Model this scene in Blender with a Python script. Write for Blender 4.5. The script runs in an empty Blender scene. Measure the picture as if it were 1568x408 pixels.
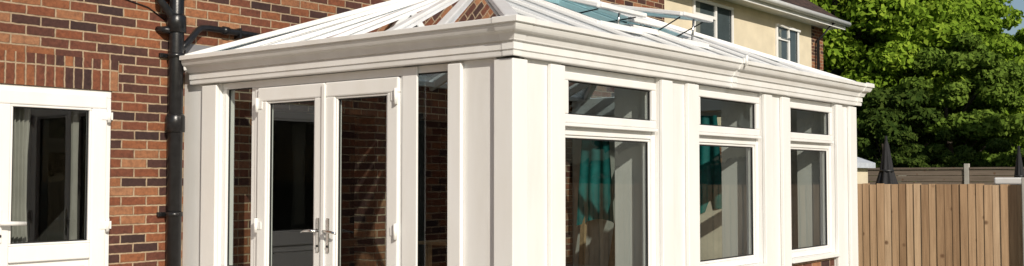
import bpy, bmesh, math, random
import numpy as np
from mathutils import Vector, Matrix
random.seed(3); rng=np.random.default_rng(5)
sc=bpy.context.scene
L=5.87; W=3.5
# ---------------------------------------------------------------- materials
def newmat(name):
    m=bpy.data.materials.new(name); m.use_nodes=True
    nt=m.node_tree; b=nt.nodes['Principled BSDF']; return m,nt,b
def N(nt,t,**k):
    n=nt.nodes.new(t)
    for a,v in k.items(): setattr(n,a,v)
    return n
def math_(nt,op,a,b=None,c=None):
    n=N(nt,'ShaderNodeMath',operation=op)
    for i,v in enumerate((a,b,c)):
        if v is None: continue
        if isinstance(v,(int,float)): n.inputs[i].default_value=v
        else: nt.links.new(v,n.inputs[i])
    return n.outputs[0]
def ramp(nt,fac,stops):
    r=N(nt,'ShaderNodeValToRGB')
    els=r.color_ramp.elements
    while len(els)<len(stops): els.new(0.5)
    for e,(p,c) in zip(els,stops): e.position=p; e.color=(*c,1)
    nt.links.new(fac,r.inputs[0]); return r.outputs[0]
def mix(nt,fac,a,b,mode='MIX'):
    n=N(nt,'ShaderNodeMix',data_type='RGBA',blend_type=mode)
    for idx,v in ((0,fac),(6,a),(7,b)):
        if isinstance(v,(int,float)): n.inputs[idx].default_value=v
        elif isinstance(v,tuple): n.inputs[idx].default_value=(*v,1)
        else: nt.links.new(v,n.inputs[idx])
    return n.outputs[2]
def noise(nt,vec,scale,detail=4,rough=.55):
    n=N(nt,'ShaderNodeTexNoise'); n.inputs['Scale'].default_value=scale
    n.inputs['Detail'].default_value=detail; n.inputs['Roughness'].default_value=rough
    if vec is not None: nt.links.new(vec,n.inputs['Vector'])
    return n.outputs['Fac']
def coords(nt):
    return N(nt,'ShaderNodeTexCoord').outputs['Object']
def bump(nt,b,h,strength,dist):
    n=N(nt,'ShaderNodeBump'); n.inputs['Strength'].default_value=strength; n.inputs['Distance'].default_value=dist
    nt.links.new(h,n.inputs['Height']); nt.links.new(n.outputs[0],b.inputs['Normal'])
def plain(name,col,rough=.5,metal=0,var=.12,scale=6,bmp=0):
    m,nt,b=newmat(name); c=coords(nt)
    f=noise(nt,c,scale)
    lo=tuple(v*(1-var) for v in col); hi=tuple(min(1,v*(1+var)) for v in col)
    nt.links.new(ramp(nt,f,[(.3,lo),(.7,hi)]),b.inputs['Base Color'])
    b.inputs['Roughness'].default_value=rough; b.inputs['Metallic'].default_value=metal
    if bmp: bump(nt,b,noise(nt,c,scale*8),bmp,.003)
    return m
def brickmat(name,ax='XZ',bw=.225,bh=.075,off=.5,u0=0,v0=0,cols=None,mort=(.48,.36,.24)):
    m,nt,b=newmat(name); c=coords(nt)
    s=N(nt,'ShaderNodeSeparateXYZ'); nt.links.new(c,s.inputs[0])
    U=math_(nt,'ADD',s.outputs[ax[0]],u0); V=math_(nt,'ADD',s.outputs[ax[1]],v0)
    nw=noise(nt,c,14,3); nw2=noise(nt,c,19,3)
    U=math_(nt,'ADD',U,math_(nt,'MULTIPLY',math_(nt,'SUBTRACT',nw,.5),.014))
    V=math_(nt,'ADD',V,math_(nt,'MULTIPLY',math_(nt,'SUBTRACT',nw2,.5),.011))
    v=math_(nt,'DIVIDE',V,bh); row=math_(nt,'FLOOR',v); fv=math_(nt,'SUBTRACT',v,row)
    par=math_(nt,'FLOORED_MODULO',row,2.0)
    u=math_(nt,'ADD',math_(nt,'DIVIDE',U,bw),math_(nt,'MULTIPLY',par,off))
    cu=math_(nt,'FLOOR',u); fu=math_(nt,'SUBTRACT',u,cu)
    du=math_(nt,'MULTIPLY',math_(nt,'SUBTRACT',.5,math_(nt,'ABSOLUTE',math_(nt,'SUBTRACT',fu,.5))),bw)
    dv=math_(nt,'MULTIPLY',math_(nt,'SUBTRACT',.5,math_(nt,'ABSOLUTE',math_(nt,'SUBTRACT',fv,.5))),bh)
    d=math_(nt,'MINIMUM',du,dv)
    mr=N(nt,'ShaderNodeMapRange'); mr.inputs[1].default_value=.0045; mr.inputs[2].default_value=.008
    nt.links.new(d,mr.inputs[0]); isb=mr.outputs[0]
    cv=N(nt,'ShaderNodeCombineXYZ'); nt.links.new(cu,cv.inputs[0]); nt.links.new(row,cv.inputs[1])
    wn=N(nt,'ShaderNodeTexWhiteNoise',noise_dimensions='3D'); nt.links.new(cv.outputs[0],wn.inputs['Vector'])
    cols=cols or [(0,(.045,.022,.020)),(.18,(.085,.033,.024)),(.38,(.17,.055,.030)),(.62,(.25,.080,.034)),(.84,(.32,.12,.048)),(1,(.41,.20,.10))]
    bc=ramp(nt,wn.outputs[0],cols)
    bc=mix(nt,.8,bc,ramp(nt,noise(nt,c,26,5,.7),[(.32,(.42,.40,.42)),(.62,(1,1,1))]),'MULTIPLY')
    mc=mix(nt,1.0,mort,ramp(nt,noise(nt,c,25,4),[(.3,(.6,.58,.55)),(.7,(1,1,1))]),'MULTIPLY')
    col=mix(nt,isb,mc,bc)
    col=mix(nt,.6,col,ramp(nt,noise(nt,c,1.3,3),[(.3,(.66,.64,.64)),(.65,(1,1,1))]),'MULTIPLY')
    nt.links.new(col,b.inputs['Base Color']); b.inputs['Roughness'].default_value=.9
    h=math_(nt,'ADD',isb,math_(nt,'MULTIPLY',noise(nt,c,90,4,.7),.5))
    bump(nt,b,h,.8,.006)
    return m
def pvc(name,col=(.79,.785,.77),dirt=.07):
    m,nt,b=newmat(name); c=coords(nt)
    mp=N(nt,'ShaderNodeMapping'); mp.inputs['Scale'].default_value=(4,4,.9); nt.links.new(c,mp.inputs[0])
    f=noise(nt,mp.outputs[0],1.2,5,.6)
    col2=tuple(v*(1-dirt)*k for v,k in zip(col,(1,.99,.97)))
    nt.links.new(ramp(nt,f,[(.35,col2),(.62,col)]),b.inputs['Base Color'])
    b.inputs['Roughness'].default_value=.3
    bump(nt,b,noise(nt,c,3,2),.12,.01)
    return m
def glass(name,tint=(.70,.74,.72),boost=1.05,base=.0,rough=0.0,bs=.010):
    m=bpy.data.materials.new(name); m.use_nodes=True; nt=m.node_tree; nt.nodes.clear()
    o=N(nt,'ShaderNodeOutputMaterial'); mx=N(nt,'ShaderNodeMixShader')
    t=N(nt,'ShaderNodeBsdfTransparent'); t.inputs[0].default_value=(*tint,1)
    g=N(nt,'ShaderNodeBsdfGlossy'); g.inputs['Roughness'].default_value=rough; g.inputs[0].default_value=(.95,.97,1,1)
    ge=N(nt,'ShaderNodeNewGeometry'); dt=N(nt,'ShaderNodeVectorMath',operation='DOT_PRODUCT')
    nt.links.new(ge.outputs['Normal'],dt.inputs[0]); nt.links.new(ge.outputs['Incoming'],dt.inputs[1])
    k=math_(nt,'SUBTRACT',1.0,math_(nt,'ABSOLUTE',dt.outputs['Value']))
    f=math_(nt,'ADD',.04,math_(nt,'MULTIPLY',math_(nt,'POWER',k,5.0),.96))
    c=coords(nt); bp=N(nt,'ShaderNodeBump'); bp.inputs['Strength'].default_value=bs; bp.inputs['Distance'].default_value=.05
    nt.links.new(noise(nt,c,1.6,1),bp.inputs['Height']); nt.links.new(bp.outputs[0],g.inputs['Normal'])
    f=math_(nt,'ADD',math_(nt,'MULTIPLY',f,boost),base)
    n=nt.nodes.new('ShaderNodeClamp'); nt.links.new(f,n.inputs[0])
    nt.links.new(n.outputs[0],mx.inputs[0]); nt.links.new(t.outputs[0],mx.inputs[1]); nt.links.new(g.outputs[0],mx.inputs[2])
    nt.links.new(mx.outputs[0],o.inputs[0]); return m
def woodmat(name,ax,pitch,cols,rough=.85,grain='Z'):
    m,nt,b=newmat(name); c=coords(nt)
    s=N(nt,'ShaderNodeSeparateXYZ'); nt.links.new(c,s.inputs[0])
    idx=math_(nt,'FLOOR',math_(nt,'DIVIDE',s.outputs[ax],pitch))
    wn=N(nt,'ShaderNodeTexWhiteNoise',noise_dimensions='1D'); nt.links.new(idx,wn.inputs['W'])
    bc=ramp(nt,wn.outputs[0],cols)
    mp=N(nt,'ShaderNodeMapping'); sc_=[26,26,26]; sc_['XYZ'.index(grain)]=1.5; mp.inputs['Scale'].default_value=sc_
    cb=N(nt,'ShaderNodeCombineXYZ')
    nt.links.new(math_(nt,'ADD',s.outputs['X'],math_(nt,'MULTIPLY',idx,.37)),cb.inputs[0])
    nt.links.new(s.outputs['Y'],cb.inputs[1]); nt.links.new(math_(nt,'ADD',s.outputs['Z'],math_(nt,'MULTIPLY',idx,1.7)) if grain=='Z' else s.outputs['Z'],cb.inputs[2])
    nt.links.new(cb.outputs[0],mp.inputs[0])
    g=noise(nt,mp.outputs[0],1.0,6,.65)
    col=mix(nt,.65,bc,ramp(nt,g,[(.3,(.5,.45,.42)),(.6,(1,1,1))]),'MULTIPLY')
    vo=N(nt,'ShaderNodeTexVoronoi'); vo.inputs['Scale'].default_value=4.0; nt.links.new(cb.outputs[0],vo.inputs['Vector'])
    col=mix(nt,ramp(nt,vo.outputs['Distance'],[(.07,(.85,.85,.85)),(.15,(0,0,0))]),col,(.13,.065,.03))
    nt.links.new(col,b.inputs['Base Color']); b.inputs['Roughness'].default_value=rough
    bump(nt,b,g,.4,.004); return m
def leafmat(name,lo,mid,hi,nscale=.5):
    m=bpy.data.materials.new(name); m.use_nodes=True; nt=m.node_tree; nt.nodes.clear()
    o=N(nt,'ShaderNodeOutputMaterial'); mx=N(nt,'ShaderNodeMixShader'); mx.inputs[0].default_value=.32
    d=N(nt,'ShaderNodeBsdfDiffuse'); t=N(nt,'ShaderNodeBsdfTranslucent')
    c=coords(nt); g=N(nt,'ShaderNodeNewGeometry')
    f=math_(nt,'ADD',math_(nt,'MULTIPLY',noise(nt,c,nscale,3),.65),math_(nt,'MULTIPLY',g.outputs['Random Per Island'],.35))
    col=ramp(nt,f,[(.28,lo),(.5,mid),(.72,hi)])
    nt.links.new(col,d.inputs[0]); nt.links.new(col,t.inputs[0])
    nt.links.new(d.outputs[0],mx.inputs[1]); nt.links.new(t.outputs[0],mx.inputs[2]); nt.links.new(mx.outputs[0],o.inputs[0]); return m

M_pvc=pvc('white_upvc'); M_pvc2=pvc('white_upvc_frame',(.82,.818,.805),.04)
M_bar=pvc('roof_bar_white',(.80,.80,.80),.06)
M_brick=brickmat('house_brick'); M_soldier=brickmat('soldier_brick','XZ',.075,.24,0,v0=.06)
M_brickY=brickmat('brick_side','YZ')
M_glass=glass('window_glass'); M_rglass=glass('roof_glass',(.62,.75,.80),2.0,.12,.02)
M_vglass=glass('roof_vent_glass',(.30,.55,.62),2.0,.15,.02)
M_gask=plain('black_gasket',(.012,.012,.013),.5)
M_black=plain('black_cast_pipe',(.012,.012,.013),.28,var=.4,scale=20,bmp=.3)
M_chrome=plain('chrome',(.6,.6,.6),.18,1)
M_floor=plain('interior_floor',(.25,.22,.19),.7)
M_plaster=plain('plaster',(.62,.57,.48),.85)
M_board=plain('plasterboard',(.68,.62,.50),.85,var=.12)
M_teal=plain('teal_sheet',(.006,.13,.115),.6,var=.5,scale=4)
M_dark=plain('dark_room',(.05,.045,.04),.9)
M_cream=plain('cream_render',(.66,.58,.43),.9,var=.07,scale=3,bmp=.4)
M_curt=plain('net_curtain',(.38,.36,.33),.9)
M_timber=plain('raw_timber',(.38,.24,.12),.8,var=.2,scale=12)
M_conc=plain('concrete',(.42,.40,.36),.9,bmp=.4)
M_parasol=plain('parasol_fabric',(.012,.012,.014),.8)
M_fence=woodmat('fence_boards','Y',.095,[(0,(.34,.21,.115)),(.35,(.45,.29,.165)),(.7,(.55,.37,.22)),(1,(.64,.46,.295))])
M_fence2=woodmat('old_fence_boards','Z',.15,[(0,(.13,.10,.075)),(.5,(.19,.15,.115)),(1,(.25,.20,.155))],grain='Y')
# ---------------------------------------------------------------- geometry helpers
def empty(name):
    e=bpy.data.objects.new(name,None); sc.collection.objects.link(e); return e
def mk(name,verts,faces,mat,parent=None,smooth=False,bev=0):
    me=bpy.data.meshes.new(name); me.from_pydata([tuple(v) for v in verts],[],faces); me.update()
    bm=bmesh.new(); bm.from_mesh(me); bmesh.ops.recalc_face_normals(bm,faces=bm.faces); bm.to_mesh(me); bm.free()
    if smooth:
        for p in me.polygons: p.use_smooth=True
    o=bpy.data.objects.new(name,me); sc.collection.objects.link(o); me.materials.append(mat)
    if parent: o.parent=parent
    if bev:
        md=o.modifiers.new('b','BEVEL'); md.width=bev; md.segments=2; md.limit_method='ANGLE'
    return o
BF=[(0,3,2,1),(4,5,6,7),(0,1,5,4),(1,2,6,5),(2,3,7,6),(3,0,4,7)]
def bv(x0,x1,y0,y1,z0,z1):
    return [(x0,y0,z0),(x1,y0,z0),(x1,y1,z0),(x0,y1,z0),(x0,y0,z1),(x1,y0,z1),(x1,y1,z1),(x0,y1,z1)]
def box(name,x0,x1,y0,y1,z0,z1,mat,parent=None,bev=0):
    return mk(name,bv(min(x0,x1),max(x0,x1),min(y0,y1),max(y0,y1),z0,z1),BF,mat,parent,bev=bev)
def boxes(name,lst,mat,parent=None,bev=0):
    V=[];F=[]
    for b in lst:
        n=len(V); V+=bv(*b); F+=[tuple(i+n for i in f) for f in BF]
    return mk(name,V,F,mat,parent,bev=bev)
def fb(face,u0,u1,w0,w1,z0,z1):
    if face=='R': return (u0,u1,-w1,-w0,z0,z1)
    if face=='L': return (-w1,-w0,u0,u1,z0,z1)
    if face=='E': return (L+w0,L+w1,u0,u1,z0,z1)
    if face=='H': return (u0,u1,W-w1,W-w0,z0,z1)
    if face=='N': return (u0,u1,5.58-w1,5.58-w0,z0,z1)
def F_(name,face,u0,u1,w0,w1,z0,z1,mat,par,bev=.004): return box(name,*fb(face,u0,u1,w0,w1,z0,z1),mat,par,bev)
def ring(name,face,u0,u1,z0,z1,t,w0,w1,mat,par,bev=.005,tb=None,tt=None):
    tb=t if tb is None else tb; tt=t if tt is None else tt
    return boxes(name,[fb(face,u0,u1,w0,w1,z0,z0+tb),fb(face,u0,u1,w0,w1,z1-tt,z1),
        fb(face,u0,u0+t,w0,w1,z0+tb,z1-tt),fb(face,u1-t,u1,w0,w1,z0+tb,z1-tt)],mat,par,bev)
def pane(name,face,u0,u1,z0,z1,w,par,mat=None):
    b=fb(face,u0,u1,w,w,z0,z1)
    if face in 'RHN': v=[(b[0],b[2],z0),(b[1],b[2],z0),(b[1],b[2],z1),(b[0],b[2],z1)]
    else: v=[(b[0],b[2],z0),(b[0],b[3],z0),(b[0],b[3],z1),(b[0],b[2],z1)]
    o=mk(name,v,[(0,1,2,3)],mat or M_glass,par)
    ring(name+'_gasket',face,u0,u1,z0,z1,.009,w-.004,w+.007,M_gask,par,0)
    return o
def bar(name,p0,p1,wd,ht,mat,par,bev=.004,up=Vector((0,0,1))):
    p0=Vector(p0);p1=Vector(p1);d=(p1-p0).normalized(); s=d.cross(up).normalized(); n=s.cross(d)
    V=[]
    for p in (p0,p1):
        for a,b in ((-1,0),(1,0),(1,1),(-1,1)): V.append(p+s*(a*wd/2)+n*(b*ht))
    return mk(name,V,[(0,1,2,3),(7,6,5,4),(0,4,5,1),(1,5,6,2),(2,6,7,3),(3,7,4,0)],mat,par,bev=bev)
def tube(name,pts,r,mat,par,seg=16,radii=None):
    V=[];F=[];pts=[Vector(p) for p in pts]
    for i,p in enumerate(pts):
        d=(pts[min(i+1,len(pts)-1)]-pts[max(i-1,0)]).normalized()
        a=d.cross(Vector((0,0,1)) if abs(d.z)<.9 else Vector((1,0,0))).normalized(); b=d.cross(a)
        rr=radii[i] if radii else r
        for k in range(seg):
            t=2*math.pi*k/seg; V.append(p+a*rr*math.cos(t)+b*rr*math.sin(t))
    for i in range(len(pts)-1):
        for k in range(seg): F.append((i*seg+k,i*seg+(k+1)%seg,(i+1)*seg+(k+1)%seg,(i+1)*seg+k))
    F.append(tuple(range(seg))); F.append(tuple((len(pts)-1)*seg+k for k in range(seg)))
    return mk(name,V,F,mat,par,smooth=True)
# ---------------------------------------------------------------- ORANGERY / conservatory
C=empty('conservatory')
ZT=2.262
def column(face,u0,u1,pil,par,dep=-.25):
    F_('column_body',face,u0,u1,dep,0,0,ZT,M_pvc,par,.003)
    for a,b in pil:
        F_('pilaster',face,a,b,.002,.035,0,2.245,M_pvc2,par,.006)
column('R',.128,.53,[(.37,.53)],C,-.34)
column('R',1.80,2.38,[(1.80,1.96),(2.2,2.38)],C,-.40)
column('R',3.60,4.15,[(3.60,3.76),(3.98,4.15)],C,-.40)
column('R',5.30,L-.02,[(5.30,5.45),(5.66,5.85)],C,-.40)
column('L',.128,.515,[(.40,.515)],C)
column('L',3.01,W-.01,[(3.01,3.2)],C,-.115)
box('corner_post',-.03,.126,-.03,.126,0,2.25,M_pvc2,C,.006)
def window(u0,u1,face='R',fan=True):
    p=empty('window_unit'); p.parent=C
    ring('outer_frame',face,u0,u1,.74,2.258,.052,-.12,-.03,M_pvc2,p)
    a,b=u0+.054,u1-.054
    if fan:
        F_('transom',face,a,b,-.115,-.034,1.79,1.858,M_pvc2,p)
        F_('drip_rail',face,u0+.025,u1-.025,-.028,.012,1.845,1.868,M_pvc2,p,.004)
        ring('fanlight_sash',face,u0+.03,u1-.03,1.87,2.215,.058,-.075,.0,M_pvc2,p,.009)
        pane('fanlight_glass',face,u0+.088,u1-.088,1.928,2.157,-.03,p)
        ring('bead',face,a,b,.792,1.79,.02,-.10,-.045,M_pvc2,p,.006)
        pane('main_glass',face,a+.02,b-.02,.812,1.77,-.06,p)
    else:
        m=(a+b)/2
        F_('mullion',face,m-.04,m+.04,-.115,-.034,.792,2.206,M_pvc2,p)
        pane('glass_a',face,a,m-.04,.792,2.206,-.06,p); pane('glass_b',face,m+.04,b,.792,2.206,-.06,p)
    F_('sill',face,u0-.0,u1+.0,-.20,.055,.70,.738,M_pvc2,p,.006)
for u in ((.532,1.798),(2.382,3.598),(4.152,5.298)): window(*u)
window(.95,2.75,'E',False)
boxes('end_columns',[fb('E',0.02,.948,-.25,0,0,ZT),fb('E',2.752,W-.01,-.25,0,0,ZT)],M_plaster,C,.004)
boxes('dwarf_wall_front',[fb('R',a,b,-.24,-.012,0,.698) for a,b in ((.532,1.798),(2.382,3.598),(4.152,5.298))],M_brick,C)
boxes('dwarf_wall_end',[fb('E',.95,2.75,-.24,-.012,0,.698)],M_brickY,C)
boxes('head_beam',[(.0,L,.0,.25,2.264,2.47),(0,.25,.252,W-.01,2.264,2.47),(L-.25,L,.252,W-.01,2.264,2.47)],M_pvc,C)
S=empty('side_light'); S.parent=C
for (a,b) in ((.517,.975),(2.585,3.008)):
    ring('frame',('L'),a,b,.70,2.26,.05,-.11,-.03,M_pvc2,S,.005,tb=.09)
    pane('glass',('L'),a+.05,b-.05,.79,2.21,-.06,S)
    F_('lower_panel','L',a,b,-.10,-.035,.05,.698,M_pvc,S)
F_('jamb_cover','L',.835,.973,-.0295,-.012,.05,2.255,M_pvc2,S,.004)
D=empty('french_doors'); D.parent=C
boxes('door_frame',[fb('L',.977,2.583,-.11,-.022,2.20,2.26),fb('L',.977,1.0,-.11,-.022,.05,2.198),fb('L',2.53,2.583,-.11,-.022,.05,2.198)],M_pvc2,D,.004)
for nm,(a,b) in (('leaf_right',(1.003,1.752)),('leaf_left',(1.757,2.527))):
    ring(nm,'L',a,b,.07,2.195,.108,-.075,.0,M_pvc2,D,.010,tb=.2,tt=.108)
    ring(nm+'_bead','L',a+.108,b-.108,.27,2.087,.016,-.06,-.012,M_pvc2,D,.006)
    pane(nm+'_glass','L',a+.124,b-.124,.286,2.071,-.035,D)
F_('meeting_cover','L',1.735,1.772,.001,.014,.08,2.18,M_pvc2,D,.004)
for yy in (1.012,2.52):
    for zz in (.35,1.13,2.06):
        s=1 if yy<1.5 else -1
        tube('hinge',[(-.012,yy,zz-.055),(-.012,yy,zz+.055)],.013,M_pvc2,D,12)
        box('hinge_leaf',-.006,.001,yy+.0,yy+s*.055,zz-.03,zz+.03,M_pvc2,D,.002)
for yy,s in ((1.70,-1),(1.81,1)):
    box('handle_plate',-.010,-.001,yy-.016,yy+.016,.955,1.205,M_chrome,D,.004)
    tube('handle_spindle',[(-.008,yy,1.11),(-.055,yy,1.11)],.010,M_chrome,D,12)
    tube('handle_lever',[(-.052,yy,1.11),(-.056,yy+s*.03,1.112),(-.052,yy+s*.09,1.108),(-.048,yy+s*.13,1.098)],.011,M_chrome,D,12,[.011,.011,.010,.007])
    tube('keyhole',[(-.009,yy,1.0),(-.016,yy,1.0)],.009,M_gask,D,12)
# gutter / cornice : swept ogee profile
prof=[(0,2.262),(.045,2.262),(.048,2.268),(.050,2.292),(.044,2.295),(.044,2.300),(.056,2.303),(.056,2.345),(.050,2.348),(.050,2.354),(.070,2.358),(.072,2.366)]
for i in range(9):
    t=i/8; prof.append((.074+.062*t , 2.370+.075*(t+math.sin(2*math.pi*t)/(2*math.pi))))
prof+=[(.134,2.449),(.134,2.454),(.153,2.458),(.153,2.487),(.148,2.492),(.138,2.492),(.136,2.46),(.02,2.45)]
def sweep(name,stations,pr,mat,par,caps=True):
    V=[];F=[];n=len(pr)
    for st in stations:
        for w,z in pr:
            x,y=st(w); V.append((x,y,z))
    for i in range(len(stations)-1):
        for k in range(n-1): F.append((i*n+k,i*n+k+1,(i+1)*n+k+1,(i+1)*n+k))
    if caps:
        F.append(tuple(range(n))); F.append(tuple((len(stations)-1)*n+k for k in range(n)))
    return mk(name,V,F,mat,par)
yl=3.345
sweep('eaves_gutter',[lambda w:(-w,yl),lambda w:(-w,-w),lambda w:(L+w,-w),lambda w:(L+w,W-.01)],prof,M_pvc,C)
big=[(w+.014,z-.004 if z<2.3 else z+(.010 if z>2.46 else 0)) for w,z in prof]
sweep('gutter_union',[lambda w:(2.92,-w),lambda w:(2.99,-w)],big,M_pvc2,C)
sweep('gutter_corner',[lambda w:(-w,.035),lambda w:(-w,-w),lambda w:(.035,-w)],[(w+.005,z+(.004 if z>2.46 else 0)) for w,z in prof],M_pvc2,C)
sweep('gutter_stop_end',[lambda w:(L-.05,-w),lambda w:(L+w,-w),lambda w:(L+w,.05)],[(w+.012,z+(.008 if z>2.46 else 0)) for w,z in prof],M_pvc2,C)
tube('union_clip',[(2.955,-.173,2.525),(2.955,-.173,2.44)],.016,M_pvc2,C,8)
# roof
sl=.405; z0=2.478
RX0,RX1,RY=1.76,L-1.76,W/2
zr=z0+sl*RY
R=empty('glazed_roof'); R.parent=C
c0=(0.0,0.0,z0);c1=(L,0,z0);c2=(L,W-.01,z0);c3=(0,W-.01,z0);r0=(RX0,RY,zr);r1=(RX1,RY,zr)
mk('roof_panes',[c0,c1,c2,c3,r0,r1],[(0,1,5,4),(1,2,5),(2,3,4,5),(3,0,4)],M_rglass,R)
boxes('eaves_beam_upstand',[(-.03,L+.03,-.03,.04,2.45,2.50),(-.03,.04,.042,W-.02,2.45,2.50),(L-.04,L+.03,.042,W-.02,2.45,2.50),(.042,L-.042,W-.10,W-.02,2.45,2.50)],M_bar,R,.004)
for a,b in ((c0,r0),(c1,r1),(c2,r1),(c3,r0)):
    bar('hip_bar',Vector(a),Vector(b),.105,.045,M_bar,R,.012)
    bar('hip_bar_inner',Vector(a)-Vector((0,0,.09)),Vector(b)-Vector((0,0,.09)),.06,.075,M_pvc,R)
bar('ridge',(RX0-.08,RY,zr),(RX1+.08,RY,zr),.16,.07,M_bar,R,.02)
bar('ridge_body',(RX0-.05,RY,zr-.14),(RX1+.05,RY,zr-.14),.10,.13,M_pvc,R,.004)
def rb(a,b):
    bar('glazing_bar',a,b,.062,.032,M_bar,R,.008)
    a2=Vector(a)-Vector((0,0,.075)); b2=Vector(b)-Vector((0,0,.075))
    bar('rafter',a2,b2,.045,.07,M_pvc,R,.004)
for y in (.62,1.12,1.75,2.35,2.9): rb((0,y,z0+.001),(RX0,RY+(y-RY)*.03,zr-.004))
for y in (.62,1.12,1.75,2.35,2.9): rb((L,y,z0+.001),(RX1,RY+(y-RY)*.03,zr-.004))
xs=[.62,1.2,1.76,2.47,3.0,3.55,4.11,4.7,5.28]
for x in xs:
    t=min(x/RX0,1,(L-x)/(L-RX1)); yy=RY*t
    rb((x,0,z0+.001),(x,yy,z0+sl*yy-.002)); rb((x,W-.03,z0+.001+.01),(x,W-yy,z0+sl*yy-.002))
def vent(x0,x1,ya,yb,lift):
    p=empty('roof_vent'); p.parent=R
    za=z0+sl*ya+.05; zb=z0+sl*yb+.05
    for (a,b) in (((x0,ya,za-.05),(x1,ya,za-.05)),((x0,yb,zb-.05),(x1,yb,zb-.05)),((x0,ya,za-.05),(x0,yb,zb-.05)),((x1,ya,za-.05),(x1,yb,zb-.05))):
        bar('kerb',a,b,.06,.05,M_bar,p,.006)
    zf=za+lift
    q=[(x0-.03,ya-.03,zf),(x1+.03,ya-.03,zf),(x1+.03,yb,zb+.012),(x0-.03,yb,zb+.012)]
    ins=Vector((0,0,.016))
    mk('flap_glass',[Vector(v)+ins for v in q],[(0,1,2,3)],M_vglass,p)
    for i in range(4): bar('flap_frame',q[i],q[(i+1)%4],.055,.034,M_bar,p,.006)
    xm=(x0+x1)/2
    tube('actuator',[(xm,ya+.02,za-.03),(xm,ya-.0,zf+.0)],.010,M_chrome,p,8)
    tube('stay',[(x0+.05,ya+.3,za+.08),(x0+.03,ya+.02,zf)],.006,M_gask,p,6)
    tube('stay',[(x1-.05,ya+.3,za+.08),(x1-.03,ya+.02,zf)],.006,M_gask,p,6)
vent(1.80,2.43,.55,1.40,.10)
vent(3.04,3.52,.50,1.40,.20)
vent(2.50,2.97,.72,1.48,.02)
box('flashing',.0,L,W-.018,W-.003,2.45,2.62,plain('lead',(.2,.2,.21),.5),C)
# interior
I=empty('conservatory_interior')
box('floor_slab',.252,L-.252,.252,W-.012,.06,.10,M_floor,I)
def sheet(name,x,ya,yb,za,zb,mat,fold=.02,n=80,ph=0):
    V=[];F=[];J=8
    for j in range(J+1):
        tj=j/J; z=za+(zb-za)*tj
        for i in range(n+1):
            t=i/n; y=(ya+yb)/2+(yb-ya)*(t-.5)*(1-.35*tj)
            V.append((x+fold*math.sin(t*17+ph+tj*1.4)*(1-.4*tj)+.02*math.sin(t*5),y,z+.05*math.sin(t*4+ph)*(1-tj)))
    for j in range(J):
        for i in range(n): a=j*(n+1)+i; F.append((a,a+1,a+n+2,a+n+1))
    return mk(name,V,F,mat,I,smooth=True)
sheet('dust_sheet',L-.40,2.78,3.30,.95,2.2,M_teal)
sheet('dust_sheet_b',L-.34,1.36,1.85,1.1,2.2,M_teal,ph=1)
def lean(name,y0,y1,x,h,mat,th=.015,t=.22):
    V=[(x-t,y0,.1),(x-t,y1,.1),(x,y1,h),(x,y0,h)]; V+=[(a+th,b,c) for a,b,c in V]
    mk(name,V,[(0,1,2,3),(7,6,5,4),(0,4,5,1),(1,5,6,2),(2,6,7,3),(3,7,4,0)],mat,I)
lean('plasterboard_sheet',1.15,1.98,L-.30,1.25,M_board)
lean('plasterboard_sheet_b',.42,1.0,L-.32,1.30,M_plaster,t=.3)
lean('timber_length',2.10,2.16,L-.29,2.0,M_timber,.05,.4)
lean('timber_length_b',2.62,2.68,L-.29,1.9,M_timber,.05,.5)
lean('timber_length_c',3.2,3.26,L-.29,2.1,M_timber,.05,.2)
boxes('trestle_table',[(2.2,3.6,2.3,2.9,.86,.89)]+[(a,a+.05,b,b+.05,.1,.86) for a in (2.25,3.5) for b in (2.35,2.8)],M_timber,I,.003)
# ---------------------------------------------------------------- MAIN BRICK HOUSE
H=empty('brick_house')
dx0,dx1,dzt=-1.63,-.65,2.18
boxes('front_wall',[(-12,dx0,W,W+.3,0,5.3),(dx1,.80,W,W+.3,0,5.3),(2.22,2.62,W,W+.3,0,5.3),(4.3,7.93,W,W+.3,0,5.3),(dx0,dx1,W,W+.3,dzt,5.3),(.80,2.22,W,W+.3,2.12,5.3),(2.62,4.3,W,W+.3,2.12,5.3)],M_brick,H)
boxes('side_walls',[(-12,-11.7,W+.3,10,0,5.3),(7.63,7.93,W+.3,10,0,5.3)],M_brickY,H)
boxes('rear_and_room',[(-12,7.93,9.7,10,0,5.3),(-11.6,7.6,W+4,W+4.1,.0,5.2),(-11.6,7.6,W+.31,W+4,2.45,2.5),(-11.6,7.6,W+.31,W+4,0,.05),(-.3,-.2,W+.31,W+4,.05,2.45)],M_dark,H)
box('soldier_course',-1.84,-.60,W-.006,W+.02,dzt+.001,dzt+.241,M_soldier,H)
M_tile=brickmat('roof_tiles','XZ',.17,.06,.5,cols=[(0,(.05,.028,.02)),(.5,(.09,.05,.035)),(1,(.13,.07,.05))],mort=(.015,.01,.01))
def gable(name,x0,x1,y0,y1,ze,zrr,par,mat):
    ym=(y0+y1)/2; t=.12
    V=[(x0,y0,ze),(x1,y0,ze),(x1,ym,zrr),(x0,ym,zrr),(x0,y1,ze),(x1,y1,ze)]
    V+=[(a,b,c+t) for a,b,c in V]
    mk(name,V,[(0,1,2,3),(3,2,5,4),(6,9,8,7),(9,10,11,8),(0,6,7,1),(4,5,11,10),(0,3,9,6),(3,4,10,9),(1,7,8,2),(2,8,11,5)],mat,par)
gable('tiled_roof',-12.3,8.2,W-.4,10.4,5.25,8.1,H,M_tile)
mk('gable_end',[(7.9,W+.01,5.3),(7.9,9.99,5.3),(7.9,(W+10)/2,8.0)],[(0,1,2)],M_brickY,H)
tube('eaves_gutter',[(-12.3,W-.46,5.3),(8.2,W-.46,5.3)],.06,M_black,H)
box('fascia',-12.3,8.2,W-.41,W-.385,5.12,5.34,M_pvc,H)
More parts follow.
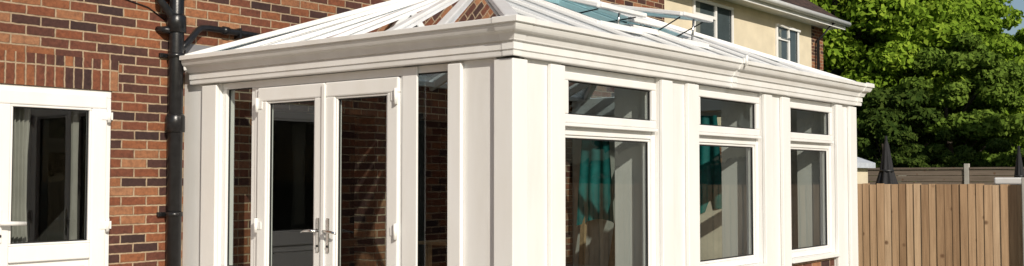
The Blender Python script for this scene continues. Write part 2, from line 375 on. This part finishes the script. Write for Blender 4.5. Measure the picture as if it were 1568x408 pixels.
for a,b in ((-4.2,-2.6),(.9,2.5),(4.6,6.2)):
    ring('upper_window','H',a,b,3.75,4.85,.07,.005,.05,M_pvc2,H); pane('upper_glass','H',a+.07,b-.07,3.82,4.78,.02,H)
    box('dark_backing',a+.07,b-.07,W-.008,W-.004,3.82,4.78,M_dark,H)  # dark sheet: the unlit room behind the pane, put into the colour
P=empty('half_glazed_door'); P.parent=H
boxes('door_frame',[fb('H',dx0,dx0+.06,-.10,-.012,0,dzt-.06),fb('H',dx1-.06,dx1,-.10,-.012,0,dzt-.06),fb('H',dx0,dx1,-.10,-.012,dzt-.06,dzt-.002)],M_pvc2,P,.005)
la,lb=dx0+.055,dx1-.045
ring('leaf','H',la,lb,.05,dzt-.04,.125,-.07,.012,M_pvc2,P,.010,tb=.17,tt=.105)
ring('leaf_bead','H',la+.125,lb-.125,1.0,dzt-.145,.017,-.05,.004,M_pvc2,P,.006)
F_('mid_rail','H',la+.125,lb-.125,-.068,.010,.88,.9995,M_pvc2,P,.008)
F_('lower_panel','H',la+.125,lb-.125,-.05,-.02,.22,.88,M_pvc2,P,.0)
ring('lower_panel_mould','H',la+.16,lb-.16,.26,.84,.02,-.02,-.008,M_pvc2,P,.008)
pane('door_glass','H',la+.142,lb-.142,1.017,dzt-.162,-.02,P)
for zz in (.4,1.13,1.98):
    tube('hinge',[(lb+.012,W-.018,zz-.05),(lb+.012,W-.018,zz+.05)],.014,M_pvc2,P,12)
    box('hinge_leaf',lb-.05,lb+.045,W-.017,W-.0135,zz-.03,zz+.03,M_pvc2,P,.001)
box('handle_plate',la+.035,la+.065,W-.026,W-.0125,1.03,1.27,M_pvc2,P,.004)
tube('handle_lever',[(la+.05,W-.02,1.17),(la+.05,W-.065,1.17),(la+.08,W-.068,1.17),(la+.22,W-.062,1.165)],.016,M_pvc2,P,12)
tube('keyhole',[(la+.05,W-.024,1.08),(la+.05,W-.034,1.08)],.010,M_gask,P,12)
V=[];F=[];n=80
for (a,b) in ((la+.17,la+.36),(lb-.20,lb-.14)):
    n0=len(V)
    for j in range(4):
        for i in range(n+1):
            t=i/n; tt=j/3; cx=a+(b-a)*(.5+(t-.5)*(1-.25*math.sin(tt*3.1)))
            V.append((cx,W+.16+.018*math.sin(t*34+.4*tt),.9+tt*1.15))
    for j in range(3):
        for i in range(n): q=n0+j*(n+1)+i; F.append((q,q+1,q+n+2,q+n+1))
mk('net_curtain',V,F,M_curt,P,smooth=True)
# drain pipes
DP=empty('drain_pipe')
px,py=-.135,W-.085
tube('stack',[(px,py,0),(px,py,5.25)],.06,M_black,DP,24)
for z in (1.9,2.72,.4,3.9):
    tube('collar',[(px,py,z-.03),(px,py,z-.028),(px,py,z+.10),(px,py,z+.12)],.07,M_black,DP,24,[.062,.078,.078,.063])
for z in (2.5,2.98,1.2):
    box('clip',px-.11,px+.11,W-.03,W-.002,z-.018,z+.018,M_black,DP,.003)
    tube('clip_ring',[(px,py,z-.018),(px,py,z+.018)],.068,M_black,DP,24)
tube('branch',[(px,py,2.74),(px-.06,py,2.84),(px-.15,py,2.93),(px-.17,py,3.2)],.035,M_black,DP,16)
tube('branch_left',[(px,py,2.70),(px-.09,py+.01,2.705),(px-.12,W+.02,2.71)],.03,M_black,DP,16)
tube('waste_pipe',[(px,py,2.52),(px+.09,py,2.60),(px+.22,py+.02,2.735),(px+.26,py+.03,2.76),(px+.33,py+.03,2.768),(1.05,py+.03,2.745),(1.3,py+.03,2.735),(1.34,W+.05,2.735)],.028,M_black,DP,14)
tube('coupling',[(.34,py+.03,2.765),(.40,py+.03,2.763)],.036,M_black,DP,14)
for x in (.5,.95): box('waste_clip',x,x+.02,py,W-.001,2.71,2.80,M_black,DP,.002)
tube('wall_cable',[(-.9,W-.008,2.96),(-.6,W-.008,2.93),(-.35,W-.008,2.88),(-.2,W-.008,2.80)],.005,M_black,DP,6)
# ---------------------------------------------------------------- NEIGHBOUR HOUSE
Q=empty('rendered_house'); NY=5.58
box('render_wall',8.6,18.25,NY,NY+.3,2.2,5.1,M_cream,Q)
box('brick_lower',8.6,18.25,NY+.0,NY+.3,0,2.2,M_brick,Q)
box('brick_quoin',18.25,18.95,NY,NY+.3,0,5.1,M_brick,Q)
box('side_wall',18.65,18.95,NY+.3,12,0,5.1,M_brickY,Q); box('side_wall_b',8.6,8.9,NY+.3,12,0,5.1,M_brickY,Q)
box('rear_wall',8.6,18.95,12,12.3,0,5.1,M_brick,Q)
gable('tiled_roof',8.3,19.25,NY-.42,12.6,5.08,7.6,Q,M_tile)
mk('gable_end',[(18.9,NY+.01,5.1),(18.9,12.29,5.1),(18.9,(NY+12.3)/2,7.5)],[(0,1,2)],M_brickY,Q)
box('soffit',8.3,19.25,NY-.40,NY-.001,5.04,5.07,M_pvc,Q)
box('fascia',8.3,19.25,NY-.43,NY-.405,5.0,5.16,M_pvc,Q)
tube('gutter',[(8.3,NY-.50,5.13),(19.3,NY-.50,5.13)],.06,M_pvc,Q)
tube('downpipe',[(18.45,NY-.08,0),(18.45,NY-.08,4.7),(18.45,NY-.46,5.08)],.035,M_gask,Q)
M_room=plain('room_blue',(.10,.12,.14),.9)
for (a,b,c,d) in ((12.55,14.2,4.02,4.93),(16.26,17.45,3.87,4.85)):
    p=empty('window_unit'); p.parent=Q
    ring('frame','N',a,b,c,d,.06,.003,.05,M_pvc2,p)
    m=a+(b-a)*.55
    F_('mullion','N',m-.03,m+.03,.003,.048,c+.06,d-.06,M_pvc2,p)
    F_('transom','N',a+.06,m-.03,.003,.046,d-.34,d-.28,M_pvc2,p)
    pane('glass','N',a+.06,b-.06,c+.06,d-.06,.015,p)
    box('room',a+.06,b-.06,NY-.008,NY-.003,c+.06,d-.06,M_room,p)
    box('curtain',a+.07,a+.30,NY-.0125,NY-.009,c+.06,d-.06,M_curt,p)
    F_('sill','N',a-.06,b+.06,.002,.10,c-.06,c-.002,M_pvc2,p)
bar('open_sash',(16.35,NY-.30,4.70),(16.9,NY-.30,4.70),.04,.04,M_pvc2,Q); bar('open_sash_side',(16.35,NY-.02,4.84),(16.35,NY-.30,4.70),.04,.03,M_pvc2,Q)
bar('open_sash_side',(16.9,NY-.02,4.84),(16.9,NY-.30,4.70),.04,.03,M_pvc2,Q)
# ---------------------------------------------------------------- FENCES
def vfence(name,x,y0,y1,h,mat,pitch=.095):
    e=empty(name); V=[];F=[]
    k0=math.floor(y0/pitch); k1=math.ceil(y1/pitch)
    for k in range(k0,k1):
        a=k*pitch; b=a+pitch-.003; dz=random.uniform(-.010,.008); tl=random.uniform(-.003,.003)
        n=len(V); xa=x+tl; xb=x-.008+tl
        V+=[(xa,a,.12),(xb,b,.12),(xb+.02,b,.12),(xa+.012,a,.12),(xa,a,h+dz),(xb,b,h+dz),(xb+.02,b,h+dz),(xa+.012,a,h+dz)]
        F+=[tuple(i+n for i in f) for f in BF]
    mk('boards',V,F,mat,e)
    boxes('rails',[(x+.02,x+.09,y0,y1,z,z+.08) for z in (.3,.8,1.2)],M_timber,e)
    box('gravel_board',x-.01,x+.03,y0,y1,0,.119,M_conc,e)
    boxes('posts',[(x+.03,x+.13,yy,yy+.1,0,h-.03) for yy in np.arange(y0,y1,2.4)],M_conc,e)
    return e
fe=vfence('garden_fence',8.7,-1.0,3.44,1.415,M_fence)
vfence('garden_fence',8.7,-16,-1.15,1.40,M_fence)
box('fence_post',8.60,8.78,-1.14,-1.02,0,1.50,M_conc,None,.01)
e=empty('old_garden_fence')
def hpanel(y0,y1,h):
    l=[]
    z=.05
    while z<h-.15:
        l.append((22+random.uniform(-.012,.006),22.03,y0,y1,z,z+.138)); z+=.15
    l.append((21.97,22.05,y0,y1,z,z+.05)); return l
bl=[];pl=[]
y=-12
while y<14:
    bl+=hpanel(y+.06,y+1.84,1.80); pl.append((21.96,22.07,y-.05,y+.055,0,1.84)); y+=1.9
boxes('panels',bl,M_fence2,e); boxes('posts',pl,M_conc,e)
vf=vfence('garden_fence',8.7,-30,-16.1,1.4,M_fence)
# ---------------------------------------------------------------- PARASOL & items
def parasol(x,y,top,bot,r):
    e=empty('closed_parasol')
    tube('pole',[(x,y,0),(x,y,top+.05)],.022,M_gask,e,10)
    V=[];F=[];n=32;st=[(0,.012),(.12,.045),(.35,.075),(.6,.10),(.85,.15),(1,.18)]
    for t,rr in st:
        z=top-(top-bot)*t
        for k in range(n):
            a=2*math.pi*k/n; q=rr*r/.18*(1+.28*math.cos(8*a)*t); V.append((x+q*math.cos(a),y+q*math.sin(a),z))
    for i in range(len(st)-1):
        for k in range(n): F.append((i*n+k,i*n+(k+1)%n,(i+1)*n+(k+1)%n,(i+1)*n+k))
    mk('canopy',V,F,M_parasol,e,smooth=True)
    tube('tie',[(x,y,top-(top-bot)*.6-.02),(x,y,top-(top-bot)*.6+.02)],.115*r/.18,M_gask,e,20)
    tube('base',[(x,y,0),(x,y,.08),(x,y,.12)],.25,M_conc,e,20,[.25,.24,.05])
parasol(12.9,2.06,2.16,1.25,.19)
parasol(14.6,.35,2.0,1.2,.13)
s=empty('garden_shed')
sx,sy=18.6,5.45
boxes('walls',[(sx-.9,sx+.9,sy-.7,sy+.7,0,1.72)],M_cream,s)
gable('roof',sx-1,sx+1,sy-.85,sy+.85,1.72,2.02,s,plain('shed_roof',(.50,.54,.60),.6))
s=empty('storage_box')
boxes('body',[(9.5,10.3,-1.3,-.55,0,1.40)],M_pvc,s,.02); boxes('lid',[(9.45,10.35,-1.35,-.5,1.41,1.50)],M_pvc,s,.02)
# ---------------------------------------------------------------- GROUND
gm,nt,b=newmat('grass'); c=coords(nt)
nt.links.new(ramp(nt,noise(nt,c,2.5,6,.7),[(.3,(.035,.06,.015)),(.7,(.08,.12,.03))]),b.inputs['Base Color']); b.inputs['Roughness'].default_value=.95
bump(nt,b,noise(nt,c,60,4),.8,.03)
mk('ground',[(-400,-400,0),(400,-400,0),(400,400,0),(-400,400,0)],[(0,1,2,3)],gm)
pm,nt,b=newmat('paving'); c=coords(nt)
br=N(nt,'ShaderNodeTexBrick'); nt.links.new(c,br.inputs[0]); br.inputs['Scale'].default_value=1; br.inputs['Brick Width'].default_value=.6; br.inputs['Row Height'].default_value=.6
br.inputs['Mortar Size'].default_value=.01; br.inputs['Color1'].default_value=(.3,.27,.22,1); br.inputs['Color2'].default_value=(.36,.32,.27,1); br.inputs['Mortar'].default_value=(.12,.11,.09,1)
nt.links.new(br.outputs[0],b.inputs['Base Color']); b.inputs['Roughness'].default_value=.9
boxes('patio',[(-8,0-.04,-4.5,W,.004,.03),(-.04,7.8,-4.5,-.06,.004,.03)],pm)
# ---------------------------------------------------------------- TREES
M_bark=plain('bark',(.07,.055,.04),.95,scale=10,bmp=.6)
LF1=leafmat('leaves_chestnut',(.10,.17,.016),(.20,.32,.032),(.32,.44,.05),.35)
LF2=leafmat('leaves_dark',(.08,.135,.02),(.14,.22,.035),(.21,.30,.05),.4)
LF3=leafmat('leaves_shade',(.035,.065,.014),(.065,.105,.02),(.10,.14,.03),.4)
def leaves(name,cent,rad,nclump,per,size,mat,par,fl=.6,lowcut=-1):
    cs=[]
    for _ in range(nclump):
        d=rng.normal(size=3); d/=np.linalg.norm(d)
        r=rng.uniform(.45,1.0)**.5
        cs.append(np.array(cent)+d*r*np.array(rad))
    cs=np.array(cs); R_=rng.uniform(.45,1.05,nclump)*min(rad)*.28
    P_=[];O_=[]
    for ctr,rr in zip(cs,R_):
        k=int(per*rng.uniform(.7,1.3)); d=rng.normal(size=(k,3)); d/=np.linalg.norm(d,axis=1)[:,None]
        P_.append(ctr+d*(rng.uniform(.2,1,(k,1))**.4)*rr*np.array([1.15,1.15,fl])); O_.append(d)
    p=np.concatenate(P_); od=np.concatenate(O_); n=len(p)
    nrm=rng.normal(size=(n,3))*.55+od*.8+np.array([0,0,.35]); nrm/=np.linalg.norm(nrm,axis=1)[:,None]
    a=np.cross(nrm,rng.normal(size=(n,3))); a/=np.linalg.norm(a,axis=1)[:,None]; b=np.cross(nrm,a)
    s=size*rng.uniform(.6,1.3,(n,1))
    v=np.stack([p-a*s,p-b*s*.55,p+a*s,p+b*s*.55],1).reshape(-1,3).astype(np.float32)
    me=bpy.data.meshes.new(name); me.vertices.add(4*n); me.vertices.foreach_set('co',v.ravel())
    me.loops.add(4*n); me.loops.foreach_set('vertex_index',np.arange(4*n,dtype=np.int32))
    me.polygons.add(n); me.polygons.foreach_set('loop_start',np.arange(0,4*n,4,dtype=np.int32))
    me.update(calc_edges=True); me.materials.append(mat)
    o=bpy.data.objects.new(name,me); sc.collection.objects.link(o); o.parent=par; return cs
def tree(name,d,r,h,cr,mat,ncl=70,per=420,size=.15,base=.22):
    x=-5.17+.784*d+.621*r; y=-4.1+.621*d-.784*r
    return tree_xy(name,x,y,h,cr,mat,ncl,per,size,base)
def tree_xy(name,x,y,h,cr,mat,ncl=70,per=420,size=.15,base=.22):
    e=empty(name); zb=h*base; cz=(h+zb)/2
    tube('trunk',[(x,y,0),(x+.1,y,h*.3),(x-.1,y+.1,h*.55),(x,y,h*.75)],.3,M_bark,e,12,[.026*h,.018*h,.011*h,.004*h])
    cs=leaves('crown',(x,y,cz),(cr,cr,(h-zb)/2),ncl,per,size,mat,e)
    for i in range(0,min(len(cs),10)):
        c=cs[i]; z=max(h*.2,c[2]-1.5-.2*cr); z=min(z,h*.6)
        tube('limb',[(x,y,z),((x+c[0])/2,(y+c[1])/2,(z+c[2])/2+.2),tuple(c)],.1,M_bark,e,8,[.007*h,.004*h,.015])
tree('chestnut_tree',40,12.4,13,4.2,LF1,200,560,.125,.12)
tree('chestnut_tree',44,16.8,11,3.7,LF1,150,500,.13,.15)
tree('broadleaf_tree',37,15.4,6.8,2.3,LF2,90,460,.105,.08)
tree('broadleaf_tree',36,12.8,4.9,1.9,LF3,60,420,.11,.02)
tree('broadleaf_tree',38,18.7,6.9,2.1,LF1,80,440,.10,.05)
tree('chestnut_tree',42,23.5,8,4,LF1,90,420,.14,.1)
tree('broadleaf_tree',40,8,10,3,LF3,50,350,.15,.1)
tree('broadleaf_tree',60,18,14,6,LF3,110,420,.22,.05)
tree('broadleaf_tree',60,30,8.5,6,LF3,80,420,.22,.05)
h_=empty('garden_hedge')
for i in range(9):
    d=33; r=9+i*1.6; x=-5.17+.784*d+.621*r; y=-4.1+.621*d-.784*r
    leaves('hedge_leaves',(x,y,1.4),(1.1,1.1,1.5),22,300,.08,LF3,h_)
for (x,y,h,c) in ((24,-9,9,3.5),(21,-16,10,4),(27,-3.5,9,3),(15,-24,11,4.5),(5,-30,9,4)):
    tree_xy('reflection_tree',x,y,h,c,LF3,60,260,.2,.05)  # unseen trees, added so the front panes reflect dark foliage instead of sky
# ---------------------------------------------------------------- LIGHT
el=math.radians(28); az=math.atan2(-.46,-.888)
sd=Vector((math.sin(az)*math.cos(el),math.cos(az)*math.cos(el),math.sin(el)))
su=bpy.data.lights.new('sun','SUN'); su.energy=4.4; su.angle=math.radians(.5); su.color=(1,.92,.80)
so=bpy.data.objects.new('sun',su); sc.collection.objects.link(so); so.rotation_euler=sd.to_track_quat('Z','Y').to_euler(); so.location=(-10,-15,20)
w=bpy.data.worlds.new('World'); sc.world=w; w.use_nodes=True; nt=w.node_tree
sk=nt.nodes.new('ShaderNodeTexSky'); sk.sky_type='NISHITA'; sk.sun_disc=False; sk.sun_elevation=el; sk.sun_rotation=az%(2*math.pi)
nt.links.new(sk.outputs[0],nt.nodes['Background'].inputs[0]); nt.nodes['Background'].inputs[1].default_value=.08
sc.view_settings.view_transform='Standard'; sc.view_settings.look='None'; sc.view_settings.exposure=0
# ---------------------------------------------------------------- CAMERA
cd=bpy.data.cameras.new('camera'); co=bpy.data.objects.new('camera',cd); sc.collection.objects.link(co); sc.camera=co
cd.lens=37.0; cd.sensor_width=36; cd.clip_end=2000; cd.clip_start=.05
th=math.radians(38.4); p=math.radians(2.42)
co.location=(-6.6*math.cos(th),-6.6*math.sin(th),1.5)
dv=Vector((math.cos(th)*math.cos(p),math.sin(th)*math.cos(p),math.sin(p)))
co.rotation_euler=dv.to_track_quat('-Z','Y').to_euler()
